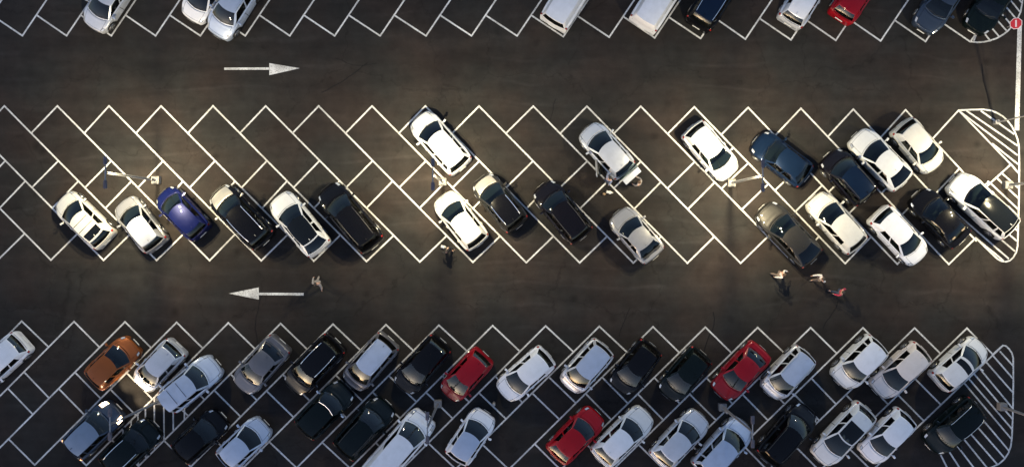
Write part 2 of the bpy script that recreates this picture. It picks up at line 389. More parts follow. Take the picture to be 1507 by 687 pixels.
    for s, nm, rev in ((0,'front_bumper',False),(1,'rear_bumper',True)):
        for j in range(NJ-1):
            q = [bp(s,j,1), bp(s,j+1,1), bp(s,j+1,-1), bp(s,j,-1)]
            if rev: q.reverse()
            addf(nm, q)
    # cabin
    wb0 = lambda s: hw(s)*fy[JB]
    xr0 = L/2 - r0*L; xr1 = L/2 - r1*L
    def wr(t): return W/2*rw*(1 - (.05 if not van else .02)*(2*t-1)**2 - (.06 if c1 < .95 else .02)*t*t)
    def rp(t, y):   # roof surface, t along, y across
        g = (y/wr(t)) if wr(t) else 0
        xa = xr0 + .13*(1-g*g); xb = xr1 - .07*(1-g*g)
        zz = H - (.085 if not van else .05)*(abs(t-.45)/.55)**2.2 - .055*abs(g)**2.5
        return (xa + (xb-xa)*t, y, zz)
    fs = [-1,-.95,-.72,-.45,-.15,.15,.45,.72,.95,1]
    vv = [0,.05,.25,.5,.75,.9,1]
    if c1 > .93 and r1-r0 > .4: tb = [0,.05,.2,.36,.42,.46,.6,.74,.78,.84,.93,1]
    else: tb = [0,.05,.2,.38,.48,.53,.68,.82,.90,.96,1]
    def ringpt(kind, u, v, sg=1):
        b = .035*math.sin(math.pi*v)
        if kind == 'f':
            t0 = 0; y0 = u*wb0(c0); x0 = L/2 - c0*L + cowl*(1-u*u) - bowF*(y0/(W/2))**2*max(0, 1-c0/.24); B = (x0, y0, zd(c0)+.002); A = rp(0, u*wr(0)); n = (.8,0,.6)
        elif kind == 'r':
            y0 = u*wb0(c1); x0 = L/2 - c1*L - rbow*(1-u*u) + bowR*(y0/(W/2))**2*max(0, 1-(1-c1)/.10); B = (x0, y0, zd(c1)+.002); A = rp(1, u*wr(1)); n = (-.8,0,.6)
        else:
            s = c0 + (c1-c0)*u; y0 = sg*wb0(s); xb = L/2 - s*L - bowF*(y0/(W/2))**2*max(0, 1-s/.24) + bowR*(y0/(W/2))**2*max(0, 1-(1-s)/.10)
            B = (xb, y0, zd(s)+.002); A = rp(u, sg*wr(u)); n = (0,sg,.3)
        e = 1
        if kind == 's': e = min(1, u/.05, (1-u)/.05)
        else: e = min(1, (1-abs(u))/.1)
        return tuple(B[i] + (A[i]-B[i])*v + n[i]*b*e for i in range(3))
    for a, b in zip(fs, fs[1:]):
        for v0, v1 in zip(vv, vv[1:]):
            mid = (v0+v1)/2
            q = [ringpt('f',a,v0), ringpt('f',b,v0), ringpt('f',b,v1), ringpt('f',a,v1)]
            nm = 'windshield' if abs(a+b)/2 < .95 and (.0 < mid < .9 or True) and v1 <= 1 and mid > .03 else 'cabin_frame'
            addf(nm, q)
            q = [ringpt('r',b,v0), ringpt('r',a,v0), ringpt('r',a,v1), ringpt('r',b,v1)]
            gl = abs(a+b)/2 < .95 and .05 < mid < .9 and not sp.get('norear')
            addf('rear_window' if gl else 'cabin_frame', q)
    for sg in (1, -1):
        for a, b in zip(tb, tb[1:]):
            m_ = (a+b)/2; im = tb.index(a)
            for v0, v1 in zip(vv, vv[1:]):
                mid = (v0+v1)/2
                q = [ringpt('s',a,v0,sg), ringpt('s',a,v1,sg), ringpt('s',b,v1,sg), ringpt('s',b,v0,sg)]
                if sg < 0: q.reverse()
                nm = 'cabin_frame'
                B0 = .42 if tb[4] == .42 else .48; B1 = tb[tb.index(B0)+1]; C0 = .74 if B0 == .42 else .82; C1 = .78 if B0 == .42 else .90; D0 = .93 if B0 == .42 else .90
                if .05 <= mid <= .9:
                    if .05 < m_ < B0: nm = 'front_window'
                    elif B1 < m_ < C0 and sp['t'] != 'van': nm = 'rear_side_window'
                    elif C1 < m_ < D0 and sp['t'] in ('suv','mpv','wagon','pickup'): nm = 'quarter_window'
                if nm != 'cabin_frame': nm += '+' if sg > 0 else '-'
                addf(nm, q)
    yy = [-1,-.9,-.6,-.3,0,.3,.6,.9,1]
    sun = sp.get('sun')   # glass roof panel (t0, t1)
    ts = sorted(set(tb + ([sun[0], sun[1]] if sun else [])))
    for a, b in zip(ts, ts[1:]):
        for u0, u1 in zip(yy, yy[1:]):
            q = [rp(a,u0*wr(a)), rp(a,u1*wr(a)), rp(b,u1*wr(b)), rp(b,u0*wr(b))]; q.reverse()
            nm = 'roof'
            if sun and sun[0] <= (a+b)/2 <= sun[1] and abs(u0+u1)/2 < .9: nm = 'roof_glass'
            addf(nm, q)
    out = []      # (name, mesh, parent index)
    def slot(nm):
        k = nm.rstrip('+-')
        if k in ('windshield','front_window'): return M['glass']
        if k in ('rear_window',): return M['glass'] if not sp.get('dark') else M['privacy']
        if k in ('rear_side_window','quarter_window'): return M['privacy']
        if k == 'roof_glass': return M['pano']
        if k == 'headlight': return M['lens']
        if k == 'taillight': return M['red_lens']
        if k == 'roof' and sp.get('blackroof'): return M['pano']
        return None
    hinge = {}
    for nm, (V, F, K) in parts.items():
        bm = bmesh.new(); bv = [bm.verts.new(v) for v in V]
        for f in F:
            try: bm.faces.new([bv[i] for i in f])
            except ValueError: pass
        bmesh.ops.recalc_face_normals(bm, faces=bm.faces)
        cen = Vector((0,0,.6))
        k = nm.rstrip('+-')
        # recalc may point inward on open shells: check against centre
        sc_ = sum((f.calc_center_median()-cen).dot(f.normal)*f.calc_area() for f in bm.faces)
        if sc_ < 0: bmesh.ops.reverse_faces(bm, faces=bm.faces)
        if k in ('hood','front_door','rear_door','trunk_lid','tailgate','headlight','taillight','roof_glass'):
            r = bmesh.ops.inset_region(bm, faces=bm.faces[:], thickness=.015 if k != 'roof_glass' else .02, use_boundary=True, use_even_offset=True)
            bmesh.ops.delete(bm, geom=r['faces'], context='FACES')
            d = .004
            for v in bm.verts: v.co += v.normal * d if k in ('headlight','taillight') else Vector()
        me = bm_mesh(k, bm, slot(nm) or M['trim'], True)
        out.append([nm, me, None, slot(nm)])
    # simple solid parts
    def solid(nm, fn, m, parent=None, smooth=False):
        bm = bmesh.new(); fn(bm); out.append([nm, bm_mesh(nm.rstrip('+-'), bm, m or M['trim'], smooth), parent, m]); return nm
    solid('underbody', lambda b: (bx(b, (0,0,.24), (L*.90, W*.84, .06)), bx(b, (L/2-c0*L*.55,0,.42), (c0*L*.72, W*.80-.25, .3)), bx(b, (-L/2+.28,0,.42), (.36, W*.74, .3))), M['under'])
    xw = [L/2 - sF*L, L/2 - sR*L]
    for i, x in enumerate(xw):
        for sg in (1, -1):
            nm = 'wheel%d%s' % (i, '+' if sg > 0 else '-')
            yc = sg*(W/2-.125)
            def fw(b, x=x, yc=yc):
                bmesh.ops.create_cone(b, cap_ends=True, segments=28, radius1=WR, radius2=WR, depth=.21, matrix=Matrix.Translation((x,yc,WR)) @ Matrix.Rotation(R(90),4,'X'))
                bmesh.ops.bevel(b, geom=[e for e in b.edges if e.calc_length() < .2 and abs(e.verts[0].co.y-e.verts[1].co.y) < .01], offset=.03, segments=2, affect='EDGES')
            solid(nm, fw, M['rubber'])
            def fr(b, x=x, sg=sg):
                yo = sg*(W/2-.018)
                bmesh.ops.create_cone(b, cap_ends=True, segments=20, radius1=WR*.30, radius2=WR*.22, depth=.02, matrix=Matrix.Translation((x,yo,WR)) @ Matrix.Rotation(R(-90*sg),4,'X'))
                for q in range(5):
                    an = q*2*math.pi/5
                    bx(b, (x+math.cos(an)*WR*.40, yo-.004*sg, WR+math.sin(an)*WR*.40), (WR*.62,.02,.05), Matrix.Rotation(-an,3,'Y'))
                bmesh.ops.create_cone(b, cap_ends=False, segments=24, radius1=WR*.70, radius2=WR*.66, depth=.03, matrix=Matrix.Translation((x,yo,WR)) @ Matrix.Rotation(R(-90*sg),4,'X'))
            solid('rim%d%s' % (i, '+' if sg > 0 else '-'), fr, M['rim'], nm)
    # mirrors
    for sg in (1, -1):
        s_ = '+' if sg > 0 else '-'
        xm = L/2 - c0*L - .30; 
        def fm(b, sg=sg, xm=xm):
            bx(b, (xm, sg*(hw(c0+.06)+.115), zb+.06), (.12,.20,.14), Matrix.Rotation(R(-12*sg),3,'Z'), .035)
            bx(b, (xm+.01, sg*(hw(c0+.06)-.01), zb+.01), (.06,.12,.05))
        solid('mirror'+s_, fm, None, smooth=False)
        solid('mirror_glass'+s_, lambda b, sg=sg, xm=xm: bx(b, (xm-.064, sg*(hw(c0+.06)+.105), zb+.06), (.006,.15,.10), Matrix.Rotation(R(-12*sg),3,'Z')), M['chrome'], 'mirror'+s_)
        for dn, sx in (('front_door', dm-.045), ('rear_door', d1-.05)):
            if dn+s_ in parts:
                solid('door_handle%s%s' % (dn[0], s_), lambda b, sx=sx, sg=sg: bx(b, (L/2-sx*L, sg*(hw(sx)+.012), zb-.17), (.17,.03,.03), None, .008), None if not sp.get('chrome') else M['chrome'], dn+s_)
        if sp.get('rails'):
            mm = M['chrome'] if sp['rails'] == 'c' else M['trim']
            def frl(b, sg=sg):
                pts = [rp(t, sg*wr(t)*.93) for t in np.linspace(.06,.95,9)]
                pts = [Vector(p) + Vector((0,0,.0 if i in (0,8) else .05)) for i, p in enumerate(pts)]
                for a_, b_ in zip(pts, pts[1:]): tube(b, a_, b_, .019, .019, 6)
            solid('roof_rail'+s_, frl, mm, 'roof')
    # wipers
    for y0, y1 in ((-.05, .58), (-.60, .02)):
        def fwi(b, y0=y0, y1=y1):
            yb = wb0(c0)
            a_ = Vector(ringpt('f', y0/yb, .06)); b_ = Vector(ringpt('f', max(-.9,min(.9,y1/yb)), .16))
            tube(b, a_+Vector((.02,0,.02)), b_+Vector((.02,0,.02)), .011, .007, 5)
        solid('wiper%+.1f' % y0, fwi, M['trim'])
    solid('grille', lambda b: bx(b, (L/2+.004, 0, .52), (.03, W*.42, .16), None, .01), M['trim'])
    solid('number_plate_f', lambda b: bx(b, (L/2+.022, 0, .40), (.012,.50,.11)), M['plate'])
    solid('number_plate_r', lambda b: bx(b, (-L/2-.018, 0, .62 if c1 > .9 else .66), (.012,.50,.11)), M['plate'])
    if not sp.get('noant'):
        def fa(b):
            p = rp(.93, 0); bx(b, (p[0], 0, p[2]+.02), (.13,.03,.05), None, .01)
        solid('antenna_fin', fa, None, 'roof')
    # cabin inside
    xs = L/2 - c0*L
    solid('dashboard', lambda b: (bx(b, (xs-.12,0,zb-.10), (.52,W*.78,.18), None, .05)), M['dash'])
    solid('floor', lambda b: (bx(b, (L/2-(c0+c1)/2*L, 0, .33), ((c1-c0)*L, W*.80, .05)), bx(b, (L/2-c1*L+.22,0,zt-.22), (.44,W*.78,.03)), *[bx(b, (L/2-(c0+c1)/2*L, s*W*.405, .62), ((c1-c0)*L*.96, .03, .55)) for s in (1,-1)]), M['dash'])
    sm = M[sp.get('seat','seat_dark')]
    xf = xs - .98; xr_ = xf - .90
    for sg in (1, -1):
        solid('seat' + ('+' if sg > 0 else '-'), lambda b, sg=sg: (bx(b, (xf,sg*.37,.55), (.50,.50,.16), None, .05), bx(b, (xf-.30,sg*.37,.86), (.14,.48,.62), Matrix.Rotation(R(-14),3,'Y'), .05), bx(b, (xf-.40,sg*.37,zb+.23), (.10,.26,.17), None, .04)), sm)
    if sp['t'] not in ('van',):
        solid('rear_seat', lambda b: (bx(b, (xr_,0,.55), (.46,1.26,.16), None, .05), bx(b, (xr_-.28,0,.84), (.14,1.26,.56), Matrix.Rotation(R(-14),3,'Y'), .05), *[bx(b, (xr_-.38,y,zb+.20), (.09,.24,.14), None, .03) for y in (-.38,.38)]), sm)
    def fst(b):
        mt = Matrix.Translation((xs-.48,.37,zb-.02)) @ Matrix.Rotation(R(-62),4,'Y'); pr = None
        pts = [mt @ Vector((.18*math.cos(a_),.18*math.sin(a_),0)) for a_ in np.linspace(0,2*math.pi,13)]
        for a_, b_ in zip(pts, pts[1:]): tube(b, a_, b_, .014, .014, 5)
        tube(b, pts[0], pts[6], .012, .012, 5)
    solid('steering_wheel', fst, M['trim'])
    info = dict(T=T, rp=rp, wr=wr, L=L, W=W, zb=zb, dm=dm, d0=d0, c0=c0, r1=r1, c1=c1, xr1=xr1, hw=hw, H=H, sF=sF)
    return out, info
PARTNAME = {'front_door':'front_door','rear_door':'rear_door','front_window':'side_window','rear_side_window':'side_window','quarter_window':'quarter_window'}
KIND = dict(hatch='parked_hatchback', sedan='parked_sedan', fast='parked_fastback', suv='parked_suv', mpv='parked_minivan', van='parked_van', mini='parked_small_car', pickup='parked_pickup')
CATG = dict(hatch='car', sedan='car', fast='car', suv='suv', mpv='minivan', van='van', mini='car', pickup='pickup')
cache = {}
SNAP = .1
def place_car(F, Rr, t, paint, label, **kw):
    fx = P(*F, .6); rx = P(*Rr, .6); c = (fx+rx)/2; d = fx - rx
    L = max(3.55, min(5.6, d.length)); L = round(L/SNAP)*SNAP
    if 'L' in kw: L = kw.pop('L')
    ctr = kw.pop('anchor', None)
    if ctr == 'front': c = fx - d.normalized()*L/2
    if ctr == 'rear': c = rx + d.normalized()*L/2
    sp = dict(t=t, L=L, **{k: v for k, v in kw.items() if k not in ('group','lit','dooropen','roofpaint','handle')})
    key = repr(sorted(sp.items(), key=lambda q: q[0]))
    if key not in cache: cache[key] = build_car(sp)
    parts, info = cache[key]
    root = link(KIND[t], None); tag(root, label, CATG[t], kw.get('group', 'cars parked in the bays'))
    root.location = c; root.rotation_euler = (0, 0, math.atan2(d.y, d.x))
    made = {}; pm = PA[paint]
    fixed = kw.get('open')
    for nm, me, par, m in parts:
        k = nm.rstrip('+-')
        for q in ('wheel','rim'):
            if k.startswith(q) and k[len(q):].isdigit(): k = q
        if k.startswith('wiper'): k = 'wiper'
        if k.startswith('number_plate'): k = 'number_plate'
        if k.startswith('door_handle'): k = 'door_handle'
        k = PARTNAME.get(k, k)
        o = bpy.data.objects.new(k, me); COL.objects.link(o); o.parent = made.get(par, root); made[nm] = o
        if m is None:
            mm = pm
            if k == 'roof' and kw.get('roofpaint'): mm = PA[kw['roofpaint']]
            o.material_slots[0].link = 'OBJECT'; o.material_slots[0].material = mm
        if kw.get('lit') and k in ('headlight','taillight'):
            o.material_slots[0].link = 'OBJECT'; o.material_slots[0].material = M['head_on'] if k == 'headlight' else M['tail_on']
    return root, made, info
# ------------------------------------------------------------------ cars: (front, rear, body, paint, label, options)
G2 = 'cars parked in the lit middle rows'; G3 = 'cars parked in the lower rows'; G1 = 'cars parked along the upper row'
CARS = [
 # middle double row
 ((90.5,290.5),(158.5,356),'hatch','ivory','white hatchback with three roof panels and dark tailgate glass, leftmost car of the middle block',dict(sun=(.70,.97),group=G2)),
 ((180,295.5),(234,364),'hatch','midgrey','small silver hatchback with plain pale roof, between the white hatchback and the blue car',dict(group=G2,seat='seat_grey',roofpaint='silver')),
 ((239,282),(299,345),'mini','blue','small bright blue rounded car beside the leftmost street lamp base',dict(group=G2,o=dict(round=.05))),
 ((318,280),(392,357),'suv','champagne','long black roofed wagon with a pale silver bonnet and roof rails',dict(group=G2,rails='c',dark=1,roofpaint='black',bodydark=1,o=dict(H=1.6))),
 ((407.5,289),(473.5,369),'fast','white','white car with full black glass roof, beside the big black suv',dict(group=G2,blackroof=1,dark=1,o=dict(H=1.5,r1=.80))),
 ((479,275),(552,364),'suv','black','large black suv parked right of the white car with the black glass roof',dict(group=G2,dark=1,rails='b')),
 ((614.5,172),(681,248),'suv','white','white suv parked alone in the upper bays beside the second street lamp',dict(group=G2,seat='seat_grey',chrome=1,o=dict(H=1.62))),
 ((649.5,288),(706,360),'hatch','ivory','cream white hatchback directly below the second street lamp',dict(group=G2)),
 ((706,262),(764,334),'hatch','darkgrey','dark hatchback with a pale silver bonnet and black roof, beside the cream white hatchback',dict(group=G2,rails='c',dark=1,roofpaint='black',hoodpaint='champagne')),
 ((796,273),(858,350),'suv','blackwarm','long black estate car between the dark hatchback and the silver sedan',dict(group=G2,dark=1,rails='b',o=dict(H=1.55))),
 ((907.5,312),(964.5,379),'sedan','midgrey','silver grey sedan with its boot over the lower bay line',dict(group=G2)),
 ((862,188),(922,255),'hatch','silver','white estate car with its rear side door and tailgate open',dict(group=G2,o=dict(H=1.55),special='open',seat='seat_dark')),
 ((1077,259.5),(1015.5,186.5),'hatch','white','bright white hatchback facing the third street lamp base',dict(group=G2,seat='seat_grey')),
 ((1112,205),(1187,263),'sedan','navy','dark blue sedan parked above right of the third street lamp',dict(group=G2,dark=1,o=dict(r1=.8,c1=.93,zt=.97))),
 ((1218,228),(1275,293),'suv','blackwarm','black boxy suv left of the white sedan with black rear glass',dict(group=G2,dark=1,rails='b',roofpaint='navy')),
 ((1259,198),(1330,271),'fast','white','white sedan with black rear glass, between the black suv and the short white hatchback',dict(group=G2,dark=1)),
 ((1377,247),(1325,184),'hatch','ivory','short white hatchback facing down, uppermost right car of the middle block',dict(group=G2)),
 ((1122,305),(1197,384),'fast','darkgrey','charcoal car below the third street lamp, near the walking people',dict(group=G2,dark=1)),
 ((1197.5,290.5),(1263,364.5),'hatch','ivory','white hatchback between the charcoal car and the white car facing down',dict(group=G2)),
 ((1356,383),(1289.5,312),'hatch','coolwhite','cool white hatchback facing down with its nose over the lower bay line',dict(group=G2)),
 ((1348,285),(1415,356),'sedan','black','black sedan with a pale reflecting windscreen beside the panoramic roof suv',dict(group=G2,dark=1,seat='seat_tan')),
 ((1403.5,264),(1487,341),'suv','white','large white suv with black panoramic roof at the hatched island',dict(group=G2,blackroof=1,dark=1,o=dict(H=1.62,r0=.44))),
 # upper row
 ((135,42),(188,-38),'hatch','silver','silver hatchback facing down, leftmost car of the upper row',dict(group=G1,seat='seat_grey')),
 ((279,30),(330,-48),'hatch','coolwhite','small white car left of the silver suv in the upper row',dict(group=G1)),
 ((317.5,54),(374,-35),'suv','silverblue','silver suv with roof rails facing down, overlapping its bay line in the upper row',dict(group=G1,rails='c')),
 ((872,-58),(812,38.5),'van','coolwhite','white van showing a narrow black rear window strip, upper row',dict(group=G1,o=dict(H=1.9),noant=1)),
 ((1004,-55),(943,41),'van','coolwhite','white van with a cream tailgate and no rear window, upper row',dict(group=G1,norear=1,o=dict(H=1.98),noant=1)),
 ((1080,-48),(1024,41),'suv','black','black suv with dark blue roof and roof rails showing red tail lamps, upper row',dict(group=G1,rails='c',roofpaint='navy')),
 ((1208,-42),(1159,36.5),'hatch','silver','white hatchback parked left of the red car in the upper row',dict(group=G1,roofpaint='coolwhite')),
 ((1284,-46),(1234,29),'hatch','darkred','red hatchback with a white number plate in the upper row',dict(group=G1)),
 ((1357,45),(1414,-44),'sedan','slate','slate blue sedan facing down in the upper row',dict(group=G1,anchor='front')),
 ((1432,46),(1487,-42),'fast','greenblack','black car at the curved hatched corner, rightmost of the upper row',dict(group=G1,dark=1,anchor='front')),
 # lower rows, upper line
 ((-30,560),(37,499),'hatch','coolwhite','white hatchback cut by the left edge of the lower rows',dict(group=G3)),
 ((197,505),(138,561),'hatch','orange','copper orange hatchback, the only orange car',dict(group=G3,seat='seat_grey')),
 ((207,567),(262,509),'mini','silver','silver car beside the orange one, its nose lit by headlamps',dict(group=G3)),
 ((320,533),(246,593),'pickup','silverblue','pale grey pickup with panelled canopy, parked across the striped bay',dict(group=G3,special='canopy',noant=1)),
 ((353,572),(416,502),'sedan','grey','grey sedan facing down left, right of the pale pickup',dict(group=G3)),
 ((428,572),(497,501),'suv','black','black suv with silver roof rails, next right of the grey sedan',dict(group=G3,rails='c',dark=1)),
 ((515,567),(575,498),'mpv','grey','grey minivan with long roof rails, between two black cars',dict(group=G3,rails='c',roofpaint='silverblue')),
 ((590,572),(652,501),'hatch','black','black hatchback with a pale sheen on its roof front, left of the small red car',dict(group=G3,dark=1)),
 ((658,582),(714,521),'mini','darkred','small dark red car facing down left, next to a small round bollard',dict(group=G3)),
 ((738,581),(808,520),'hatch','coolwhite','white hatchback right of the small dark red car',dict(group=G3)),
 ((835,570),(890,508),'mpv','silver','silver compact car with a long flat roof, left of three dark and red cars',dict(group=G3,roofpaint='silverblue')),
 ((908,573),(960,507),'hatch','black','black hatchback right of the silver compact car',dict(group=G3,dark=1)),
 ((979,583),(1035,518),'hatch','greenblack','black hatchback left of the red sedan',dict(group=G3,dark=1)),
 ((1057,581),(1122,511),'sedan','darkred','dark red sedan facing down left with glass at both ends',dict(group=G3)),
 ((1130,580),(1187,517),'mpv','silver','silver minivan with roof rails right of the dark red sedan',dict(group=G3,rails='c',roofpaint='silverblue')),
 ((1233,563),(1293,503),'suv','white','white suv, first of the three white cars in the lower right corner',dict(group=G3,roofpaint='coolwhite')),
 ((1289,577),(1359,513),'hatch','beige','warm beige hatchback between two white cars',dict(group=G3)),
 ((1445,505),(1379,564),'hatch','white','white hatchback with a small dark sunroof, beside the hatched island',dict(group=G3,sun=(.10,.34))),
 # lower rows, bottom line
 ((173,599),(107,663),'suv','slate','slate blue suv with its headlamps switched on',dict(group=G3,special='lit',bloomhead=1,roofpaint='steelblue')),
 ((228,625),(160,690),'suv','greenblack','black car in the striped bay below the pale pickup',dict(group=G3,dark=1,rails='c',o=dict(H=1.5))),
 ((328,611),(263,671),'hatch','black','nearly black hatchback between the striped bay and the pale blue car',dict(group=G3,dark=1)),
 ((390,623),(330,680),'hatch','silverblue','pale silver blue hatchback facing up right',dict(group=G3,roofpaint='silverblue')),
 ((511,569),(447,634),'pickup','greenblack','black suv with chrome mirrors and a painted pale reflection on its tail end',dict(group=G3,dark=1,noant=1,o=dict(H=1.6,r1=.9,c1=.965))),
 ((571,592),(503,666),'suv','greenblack','dark green black suv left of the long white van',dict(group=G3,dark=1,rails='b')),
 ((629,610),(550,700),'van','coolwhite','long white van beside the lower street lamp',dict(group=G3,anchor='front',L=5.2,o=dict(c0=.19,r0=.34,H=1.9))),
 ((717,606),(669,677),'hatch','coolwhite','white hatchback facing up right, alone right of the long white van',dict(group=G3,roofpaint='silverblue')),
 ((880,607),(815,672),'sedan','red','bright red car facing up right in the bottom line',dict(group=G3,o=dict(r1=.8,c1=.93,zt=.97))),
 ((953,606),(880,676),'sedan','white','white car right of the bright red car',dict(group=G3,roofpaint='coolwhite',o=dict(r1=.8,c1=.92,zt=.97))),
 ((1034,610),(967,680),'sedan','silver','silver sedan between the white car and the pale blue suv',dict(group=G3,o=dict(r1=.8,c1=.92,zt=.97))),
 ((1097,622),(1030,694),'suv','silverblue','pale blue suv under the fourth lower street lamp arm',dict(group=G3,o=dict(H=1.75))),
 ((1192,600),(1124,677),'suv','black','black suv right of the lower street lamp, facing up right',dict(group=G3,dark=1,rails='b')),
 ((1204,677),(1277,600),'hatch','white','white car with dark glass sunroof facing down left',dict(group=G3,sun=(.04,.62),dark=1)),
 ((1273,674),(1336,609),'hatch','coolwhite','white hatchback with a plain roof, left of the black suv by the hatching',dict(group=G3)),
 ((1367,658),(1438,594),'suv','greenblack','black suv with a pale reflecting windscreen on the hatched island',dict(group=G3,dark=1,rails='c',seat='seat_tan')),
]
def rot_about(o, pivot, axis, ang):
    Mx = Matrix.Translation(pivot) @ Matrix.Rotation(ang, 4, axis) @ Matrix.Translation(-Vector(pivot))
    o.matrix_local = Mx @ o.matrix_local
def add(nm, fn, m, parent, smooth=False):
    bm = bmesh.new(); fn(bm); o = link(nm, bm_mesh(nm, bm, m, smooth), parent); return o
for F_, R_, t, paint, label, kw in CARS:
    kw = dict(kw); special = kw.pop('special', None); hood = kw.pop('hoodpaint', None); bd = kw.pop('bodydark', None)
    if special == 'lit': kw['lit'] = 1
    if t == 'sedan' and 'zt' in kw.get('o', {}): pass
    root, made, I = place_car(F_, R_, t, paint, label, **kw)
    def repaint(keys, pm):
        for k_, o in made.items():
            if k_.rstrip('+-') in keys: o.material_slots[0].link = 'OBJECT'; o.material_slots[0].material = PA[pm]
    if hood: repaint(('hood',), hood); made['hood']['label'] = 'pale silver bonnet'  # bonnet gets a paler paint than the body
    if bd: repaint(('front_door','rear_door','body','rear_bumper','cabin_frame','tailgate'), 'black')
    if special == 'open':
        d = made['rear_door+']; piv = Vector((I['L']/2 - I['dm']*I['L'] - .01, I['W']/2 - .03, .6))
        wn = made['rear_side_window+']; wn.parent = d
        rot_about(d, piv, 'Z', R(-38)); d['label'] = 'rear door swung open'
        xm = -I['L']*.5 + I['L'] - (I['dm'] + .115)*I['L']
        add('door_trim', lambda b: bx(b, (xm, I['W']/2-.09, .64), (.86,.06,.60), None, .02), M['seat_grey'], d)
        hz = Vector((I['xr1']-.06, 0, I['H']-.09))
        tg = made['tailgate']; rwn = made['rear_window']
        add('tailgate_panel', lambda b: bx(b, (I['xr1']-.50, 0, .82), (.07,1.22,.40), Matrix.Rotation(R(-4),3,'Y'), .03), PA['silver'], tg)
        for o in (tg, rwn): rot_about(o, hz, 'Y', R(68))
        tg['label'] = 'tailgate raised above the boot'
    if special == 'canopy':
        rp, wr = I['rp'], I['wr']
        for t0 in (.36, .66):
            add('roof_seam', lambda b, t0=t0: bx(b, (rp(t0,0)[0], 0, rp(t0,0)[2]+.004), (.02, wr(t0)*1.7, .016)), M['trim'], made['roof'])
    if special == 'lit':
        for sg in (1, -1):
            hl = made['headlight' + ('+' if sg > 0 else '-')]; cc = sum((v.co for v in hl.data.vertices), Vector())/len(hl.data.vertices)
            add('bulb', lambda b: bmesh.ops.create_icosphere(b, subdivisions=2, radius=.10, matrix=Matrix.Translation(cc+Vector((.02,0,.0)))), M['bulb'], hl, True)
            ld = bpy.data.lights.new('headlamp_beam', 'SPOT'); ld.energy = 230; ld.color = (1,.78,.48); ld.spot_size = R(100); ld.spot_blend = .9; ld.shadow_soft_size = .06
            lo = link('headlamp_beam', ld, root); lo.location = (I['L']/2+.10, sg*.62, .72); lo.rotation_euler = (R(84), 0, R(-90))
    if 'three roof panels' in label:
        rp, wr = I['rp'], I['wr']
        for t0 in (.26, .52):
            add('roof_seam', lambda b, t0=t0: bx(b, (rp(t0,0)[0]-.02, 0, rp(t0,0)[2]-.004), (.032, wr(t0)*1.8, .018)), M['trim'], made['roof'])
    if 'chrome mirrors' in label:
        for s_ in '+-':
            made['mirror'+s_].material_slots[0].link = 'OBJECT'; made['mirror'+s_].material_slots[0].material = M['chrome']
        rp, wr = I['rp'], I['wr']
        add('roof_edge_glint', lambda b: [tube(b, rp(.02,y0*wr(0)), rp(.02,y1*wr(0)), .022, .022, 6) for y0, y1 in ((-.95,-.3),(-.3,.3),(.3,.95))], M['chrome'], made['roof'])  # chrome tube stands in for the reflection along the roof front edge
        add('painted_tail_glint', lambda b: bx(b, (-I['L']/2+.33, 0, 1.14), (.16, .80, .03), None, .01), M['sign_white'], made['roof'])  # pale box paints a lamp reflection onto the tail edge
# ------------------------------------------------------------------ street lamps
def lamp(base, label, on, h=7.48, cat='street lamp', group='street lamps of the car park', heads=True, r=.085):
    b = P(*base)
    root = link('street_lamp', None); root.location = b; tag(root, label, cat, group)
    def base_(bm):
        q = .46 if r > .05 else .20; bx(bm, (0,0,.22), (q,q,.44), None, .03)
    add('lamp_base', base_, M['concrete'], root)
    add('pole', lambda bm: (tube(bm, (0,0,.44), (0,0,h), r, r*.6, 14), tube(bm, (0,0,.44), (0,0,.47), .15, .15, 14), bx(bm, (r+.005,0,1.1), (.03,.1,.3), None, .005)), M['steel'], root, False)
    if not heads: return root
    add('cross_arm', lambda bm: tube(bm, (0,-.50,h-.02), (0,.50,h-.02), .035, .035, 10), M['steel'], root)
    for sg in (1, -1):
        hd = add('lamp_head', lambda bm: (bx(bm, (0,sg*.64,h+.0), (.20,.44,.09), None, .03), bx(bm, (0,sg*.50,h+.05), (.12,.18,.06), None, .02)), M['head_box'], root)
        add('lens', lambda bm: bx(bm, (0,sg*.68,h-.058), (.16,.32,.014)), M['lamp_lens'] if on else M['lamp_off'], hd)
        if on:
            ld = bpy.data.lights.new('lamp_light', 'AREA'); ld.shape = 'ELLIPSE'; ld.size = .16; ld.size_y = .32; ld.energy = LAMP_W * (1.15 if sg > 0 else .74); ld.color = (1,.85,.53); ld.spread = R(160)
            lo = link('lamp_light', ld, hd); lo.location = (0, sg*.68, h-.075)
    return root
lamp((232,265.5),'lit double headed street lamp in the middle row, above the small blue car',True)
lamp((652,268),'lit double headed street lamp between the white suv and the cream white hatchback',True)
lamp((1075,269.5),'lit double headed street lamp at the nose of the bright white hatchback',True)
lamp((1480,272.5),'lit street lamp in the hatched island beside the large white suv',True)
lamp((1463,181),'thin grey lamp post by the rounded corner of the hatched island',False,heads=True,r=.045)
lamp((238,588),'unlit double headed street lamp beside the slate suv with its headlamps on',False)
lamp((645,592.5),'unlit double headed street lamp beside the long white van',False)
lamp((1062,597.5),'unlit double headed street lamp below the dark red sedan',False)
lamp((1472,597),'unlit street lamp on the lower hatched island with square concrete base',False)
# small bollards
for p_, lab in (((727,592),'small pale bollard between the small red car and the white hatchback'),((1066,603),'small grey bollard at the foot of the lower lamp near the dark red sedan')):
    bo = link('bollard', None); bo.location = P(*p_); tag(bo, lab, 'bollard', 'small bollards')
    add('post', lambda b: tube(b, (0,0,0), (0,0,.75), .09, .08, 14), M['concrete'], bo); add('cap', lambda b: tube(b, (0,0,.75), (0,0,.80), .10, .05, 14), M['steel'], bo)
